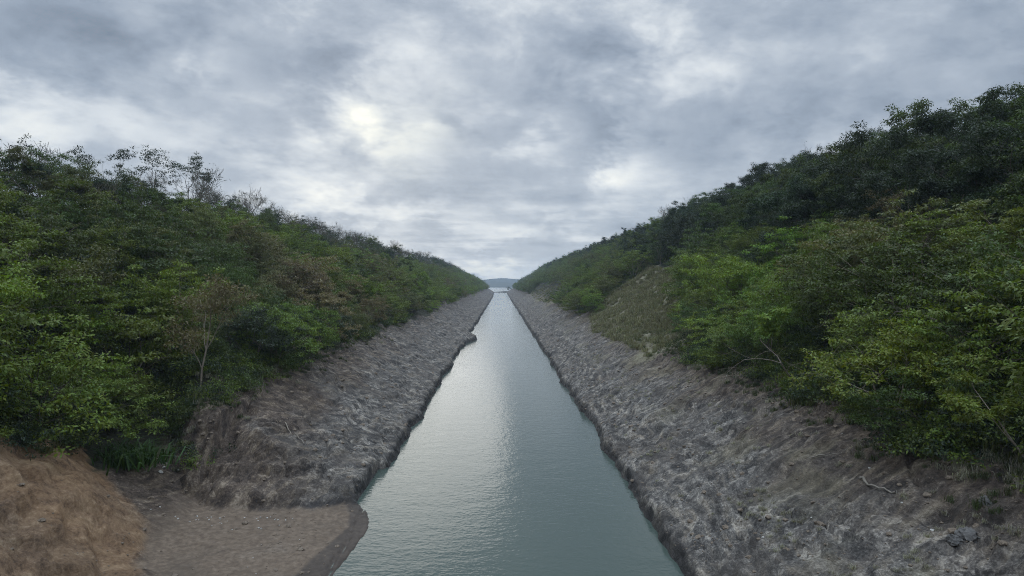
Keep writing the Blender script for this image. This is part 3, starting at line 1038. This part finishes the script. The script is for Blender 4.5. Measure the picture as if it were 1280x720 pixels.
def rock_mesh(seed, name, mat, flat=0.6, sub=2):
    import bmesh
    bm = bmesh.new()
    bmesh.ops.create_icosphere(bm, subdivisions=sub, radius=0.5)
    g = np.random.default_rng(seed)
    o = g.random(2) * 50
    for v in bm.verts:
        c = v.co
        f = 1 + 0.30 * float(perlin(np.array(c.x * 2.2 + o[0]), np.array(c.y * 2.2 + c.z * 1.7 + o[1]), seed)) + 0.12 * g.normal()
        v.co = Vector((c.x * f, c.y * f * 0.8, c.z * f * flat))
    m_ = bpy.data.meshes.new(name)
    bm.to_mesh(m_)
    bm.free()
    m_.materials.append(mat)
    return m_


WST = [rock_mesh(i, "white_stone", M_WHITE, 0.55, 1) for i in range(4)]
RCK = [rock_mesh(20 + i, "rock", M_ROCK, 0.7, 3) for i in range(3)]


def stone(x, y, s, label, group=None, name="white_stone", pool=WST):
    o = link(bpy.data.objects.new(name, pool[rs.randrange(len(pool))]))
    o.location = (x, y, ground_z(x, y) + s * (0.12 if s < 0.3 else 0.02))
    o.scale = (s, s, s)
    o.rotation_euler = (rs.uniform(-0.3, 0.3), rs.uniform(-0.3, 0.3), rs.random() * 6.28)
    return tag(o, label, "stone" if name == "white_stone" else "rock", group)


for i in range(34):     # shells and pale pebbles in front of the rock toe
    t = rs.random()
    x = -8.6 - t * 5.5 + rs.gauss(0, 0.3)
    yv = 26.6 - t * 0.5 - abs(rs.gauss(0, 0.55))
    stone(x, yv, rs.uniform(0.05, 0.11), "small white stone strewn on the mud below the grey bank", "white stones on the mud flat")
for i in range(8):
    stone(rs.uniform(-11, -7.5), rs.uniform(20.5, 25.2), rs.uniform(0.04, 0.07), "tiny pale pebble lying alone on the open mud flat", "pebbles on the open mud")
for (x, yv, s, lab) in ((-15.0, 28.4, 0.30, "largest white stone beside the grass clump in the gully"),
                        (-15.1, 28.9, 0.2, "smaller white stone just behind the largest one by the grass clump"),
                        (-14.6, 29.2, 0.18, "white stone on the gully wall up from the grass clump"),
                        (-19.0, 27.6, 0.14, "lone white stone at the head of the brown spur"),
                        (-18.0, 25.2, 0.12, "white stone on the bare brown spur"),
                        (14.6, 34.6, 0.2, "white stone on the right bank below the forked tree"),
                        (11.9, 17.4, 0.16, "white stone beside the dark boulder on the right bank")):
    stone(x, yv, s, lab)
for i in range(16):
    stone(rs.uniform(8.5, 14), rs.uniform(18, 44), rs.uniform(0.05, 0.12), "small pale stone scattered on the right silt bank", "pale stones on the right bank")
for (x, yv, s, lab) in ((12.15, 16.3, 0.6, "larger dark boulder low on the right bank"), (11.7, 16.25, 0.42, "smaller dark boulder leaning on the larger one"),
                        (13.0, 16.9, 0.34, "flat dark rock uphill of the two boulders")):
    stone(x, yv, s, lab, None, "boulder", RCK)


def stick(pts, r, label, name="driftwood", mat=M_DRIFT, cat="branch"):
    P = np.array(pts, float)
    t = np.linspace(0, 1, len(P))
    tt = np.linspace(0, 1, 12)
    X_, Y_ = np.interp(tt, t, P[:, 0]), np.interp(tt, t, P[:, 1])
    L_ = np.interp(tt, t, P[:, 2])
    Z_ = height(X_, Y_) + L_
    o3 = np.array([X_[0], Y_[0], Z_[0]])
    g = np.random.default_rng(int(abs(P[0, 0] * 100)))
    line = [(np.array([X_[i], Y_[i], Z_[i]]) - o3 + g.normal(size=3) * r * 0.5, r * (1 - 0.6 * tt[i]) * g.uniform(0.8, 1.2)) for i in range(12)]
    v, f = tubes([line], 6)
    o = link(bpy.data.objects.new(name, mesh_from(name, v, f, [mat], smooth=True)))
    o.location = o3
    return tag(o, label, cat)


stick([(11.9, 20.9, 0.06), (11.75, 19.9, 0.1), (12.0, 19.2, 0.06)], 0.05, "thick pale curved branch lying on the right bank")
stick([(13.5, 20.3, 0.06), (13.6, 19.7, 0.15), (13.5, 19.1, 0.06)], 0.035, "thin pale twig lying at the foot of the right thicket")
stick([(11.6, 23.8, 0.05), (12.0, 23.2, 0.1), (12.6, 23.0, 0.05)], 0.025, "short bleached stick high on the right silt bank")
stick([(-15.2, 27.5, 0.1), (-14.9, 28.0, 0.35), (-14.8, 28.6, 0.5)], 0.03, "pale stick leaning beside the grass clump")
stick([(-11.0, 32.8, 0.08), (-10.3, 32.0, 0.1), (-9.6, 31.6, 0.05)], 0.03, "pale stick stuck on the grey left bank")

# rubble: clods and stones strewn over both banks, too many to count
CLODS = [rock_mesh(70 + i, "clod", M_CLOD, 0.55, 2) for i in range(6)]
nC = 9000
gy = 15 * (95 / 15.0) ** rng.random(nC)
side = np.where(rng.random(nC) < 0.5, -1, 1)
ga = 5.6 + 9.5 * rng.random(nC)
gx = side * ga
gz = height(gx, gy)
kp = (gz > 0.12) & (ga < 0.86 * gy + 2) & (rng.random(nC) < 0.25 + 0.75 * sstep(0.0, 0.5, fbm(gx / 1.8, gy / 1.8, 3, 170)))
kp &= ~((gx < 0) & (gy < 28) & ((poly_dist(gx, gy, GULLY) < -0.5) | (gy < 26)) & (rng.random(nC) < 0.55))
sz = 0.035 + 0.05 * rng.random(nC) + 0.26 * rng.random(nC) ** 9
pts = [(int(rng.integers(0, 6)), gx[i], gy[i], gz[i] + 0.02 * sz[i], sz[i], rng.random() * 6.28) for i in np.nonzero(kp)[0]]
scatter("rubble", [(c_, (0.1, 0.1, 0.1)) for c_ in CLODS], pts, "clods and small stones strewn over the bare banks")
# thin dead grass on the right bank and weeds creeping down from both thickets
nC = 14000
gy = 15 * (75 / 15.0) ** rng.random(nC)
side = np.where(rng.random(nC) < 0.3, -1, 1)
ga = 7.2 + 9.0 * rng.random(nC)
gx = side * ga
pn = fbm(gx / 2.6, gy / 2.6, 3, 171)
p_lo = np.where(gx > 0, 0.30 * sstep(0.1, 0.6, pn), 0.0)
p_hi = 0.8 * sstep(12.4, 15.0, ga + 1.2 * pn) * np.where((gx < 0) & (gy < 29), sstep(16, 17.5, ga), 1.0)
kp = (rng.random(nC) < np.maximum(p_lo, p_hi)) & (ga < 0.86 * gy + 2)
hi = p_hi > p_lo
gz = height(gx, gy)
pts = [((1 if rng.random() < 0.7 else 0) if hi[i] else 0, gx[i], gy[i], gz[i] - 0.02, rng.uniform(0.25, 0.6) * (1.3 if hi[i] else 0.8), rng.random() * 6.28) for i in np.nonzero(kp)[0]]
scatter("bank_weeds", [(TUFT1, (0.30, 0.28, 0.225)), (TUFT1, (0.065, 0.085, 0.030))], pts, "thin dead grass and weeds on the bare banks")

# ------------------------------------------------------------------ haze
mz, nt = new_mat("air")
n = N(nt)
pv = n("ShaderNodeVolumePrincipled", {"Color": (0.68, 0.82, 1.0, 1), "Density": 0.00027, "Anisotropy": 0.0})
n("ShaderNodeOutputMaterial", {"Volume": pv.outputs[0]})
bx0, bx1 = (-2000, -150, -6.0), (2000, 3050, 60.0)
Vb = [(x, y, z) for x in (bx0[0], bx1[0]) for y in (bx0[1], bx1[1]) for z in (bx0[2], bx1[2])]
Fb = [(0, 1, 3, 2), (4, 6, 7, 5), (0, 4, 5, 1), (2, 3, 7, 6), (0, 2, 6, 4), (1, 5, 7, 3)]
hz = link(bpy.data.objects.new("haze", mesh_from("haze", Vb, [Fb], [mz])))
tag(hz, "thin blue haze over the lake and the far hills", None, None, "stuff")

# ------------------------------------------------------------------ sky
def pix(px, py):
    az = math.atan((px - 640) / 800) + YAW
    el = math.atan((354 - py) / math.hypot(800, px - 640))
    return az, el


SUN_AZ, SUN_EL = pix(476, 157)
nt = world.node_tree
nt.nodes.clear()
n = N(nt)
dirv = n("ShaderNodeTexCoord").outputs["Generated"]
sx = n("ShaderNodeSeparateXYZ", {"Vector": dirv}).outputs
az = n.math("ARCTAN2", sx[0], sx[1])
el = n.math("ARCSINE", sx[2])
zz = n.math("ADD", n.math("MAXIMUM", sx[2], 0.0), 0.20)
pl = n("ShaderNodeCombineXYZ", {"X": n.math("DIVIDE", sx[0], zz), "Y": n.math("DIVIDE", sx[1], zz), "Z": 0.0}).outputs[0]
ang = n("ShaderNodeCombineXYZ", {"X": az, "Y": n.math("MULTIPLY", el, 1.7), "Z": 0.0}).outputs[0]
n1 = n.noise(n.mapping(pl, (0.95, 1.0, 1), (0, 0, R(8)), (3.1, 1.7, 0)), 1.25, 9, 0.62, 0.15)
n2 = n.noise(n.mapping(pl, (0.7, 1.0, 1), (0, 0, R(-14)), (7.7, 4.2, 0)), 0.6, 4, 0.5, 0.3)
n3 = n.noise(n.mapping(ang, (1, 1, 1), (0, 0, R(20)), (1.3, 9.2, 0)), 7.0, 9, 0.64, 0.15)
n4 = n.noise(n.mapping(ang, (1, 1, 1), (0, 0, 0), (5.3, 2.2, 0)), 9.0, 5, 0.58)
waz = n.math("MULTIPLY_ADD", n.math("SUBTRACT", n3, 0.5), 0.30, az)
wel = n.math("MULTIPLY_ADD", n.math("SUBTRACT", n4, 0.5), 0.17, el)


def spot(px, py, wx, wy, amp, warped=True):
    a0, e0 = pix(px, py)
    dx = n.math("MULTIPLY", n.math("SUBTRACT", waz if warped else az, a0), 800.0 / wx)
    dy = n.math("MULTIPLY", n.math("SUBTRACT", wel if warped else el, e0), 800.0 / wy)
    q = n.math("ADD", n.math("MULTIPLY", dx, dx), n.math("MULTIPLY", dy, dy))
    return n.math("MULTIPLY", n.math("EXPONENT", n.math("MULTIPLY", q, -1.0)), amp)


base = n.math("MULTIPLY_ADD", n1, 0.55, n.math("MULTIPLY_ADD", n2, 0.40, n.math("MULTIPLY_ADD", n3, 0.70, -0.355)))
SPOTS = [(493, 172, 46, 30, 0.15), (505, 195, 120, 70, 0.07), (785, 208, 42, 30, 0.24), (690, 175, 40, 22, 0.16), (820, 95, 110, 60, 0.12),
         (960, 70, 130, 40, 0.10), (470, 262, 110, 14, 0.20), (590, 285, 60, 12, 0.12), (680, 292, 70, 10, 0.12), (560, 335, 60, 8, 0.34),
         (600, 343, 34, 5, 0.40), (70, 140, 90, 26, 0.14), (1080, 170, 110, 40, 0.12), (280, 80, 40, 30, 0.10), (20, 160, 80, 40, 0.08),
         (380, 105, 60, 50, -0.16), (545, 150, 26, 16, -0.12), (700, 110, 110, 60, -0.14), (620, 215, 60, 30, -0.05), (745, 175, 40, 40, -0.12),
         (960, 165, 130, 40, -0.10), (120, 60, 160, 40, -0.08), (640, 310, 120, 12, -0.05)]
band = n.noise(n("ShaderNodeCombineXYZ", {"X": n.math("MULTIPLY", az, 2.2), "Y": n.math("MULTIPLY", el, 26.0), "Z": 4.4}).outputs[0], 1.6, 6, 0.6, 0.3)
low = n.math("EXPONENT", n.math("MULTIPLY", n.math("MULTIPLY", el, el), -60.0))
val = n.math("ADD", base, n.math("MULTIPLY", low, n.math("MULTIPLY_ADD", band, 0.9, -0.40)))
for s in SPOTS:
    val = n.math("ADD", val, spot(*s))
cloud = n.ramp(val, [(0.20, (0.170, 0.212, 0.275)), (0.36, (0.270, 0.325, 0.405)), (0.50, (0.385, 0.440, 0.515)), (0.64, (0.60, 0.645, 0.69)), (0.86, (0.93, 0.935, 0.88))])
# warm glow of the veiled sun
glow = n.math("ADD", spot(492, 172, 60, 42, 0.22), spot(590, 342, 80, 14, 0.28))
cloud = n.mix(glow, cloud, n.mix(1.0, cloud, (1.20, 1.15, 0.92), "MULTIPLY"))
# towards the horizon the air is a little greener and paler
hor = n.math("EXPONENT", n.math("MULTIPLY", n.math("MAXIMUM", el, 0.0), -9.0))
cloud = n.mix(n.math("MULTIPLY", hor, 0.40), cloud, (0.56, 0.62, 0.65))
# an overcast dome is brightest overhead
zen = n.math("MULTIPLY_ADD", n.math("SMOOTH_MAX", n.math("SUBTRACT", sx[2], 0.52), 0.0, 0.1), 9.0, 1.0)
sky = n("ShaderNodeTexSky")
sky.sky_type = "NISHITA"
sky.sun_disc = False
sky.sun_elevation = SUN_EL
sky.sun_rotation = SUN_AZ
cl10 = n("ShaderNodeVectorMath", {0: cloud, "Scale": n.math("MULTIPLY", zen, 28.6)}, operation="SCALE").outputs[0]
colr = n.mix(0.965, sky.outputs[0], cl10)
bg = n("ShaderNodeBackground", {"Color": colr, "Strength": 0.15})
n("ShaderNodeOutputWorld", {"Surface": bg.outputs[0]})
world.cycles.sampling_method = "MANUAL"
world.cycles.sample_map_resolution = 1024

sun = bpy.data.lights.new("sun", "SUN")
sun.energy = 0.5
sun.angle = R(22)
sun.color = (1.0, 0.95, 0.86)
so = link(bpy.data.objects.new("sun", sun))
so.location = (0, 0, 80)
dv = Vector((math.sin(SUN_AZ) * math.cos(SUN_EL), math.cos(SUN_AZ) * math.cos(SUN_EL), math.sin(SUN_EL)))
so.rotation_euler = (-dv).to_track_quat("-Z", "Y").to_euler()

# ------------------------------------------------------------------ camera and render settings
cam = bpy.data.cameras.new("camera")
cam.sensor_width = 36
cam.lens = 800 / 1280 * 36
cam.clip_end = 12000
cam.clip_start = 0.1
co = link(bpy.data.objects.new("camera", cam))
co.location = (0, 0, CAM_Z)
co.rotation_euler = (math.pi / 2 - PITCH, 0, -YAW)
scene.camera = co
scene.view_settings.view_transform = "Standard"
scene.view_settings.look = "None"
scene.view_settings.exposure = -1.85
scene.view_settings.gamma = 1.0
scene.render.engine = "CYCLES"
c = scene.cycles
c.use_denoising = True
c.denoising_prefilter = 'NONE'
c.denoising_input_passes = 'RGB_ALBEDO_NORMAL'
c.filter_width = 1.0
c.max_bounces = 5
c.diffuse_bounces = 3
c.glossy_bounces = 2
c.transmission_bounces = 3
c.transparent_max_bounces = 4
c.volume_bounces = 1
c.sample_clamp_indirect = 6
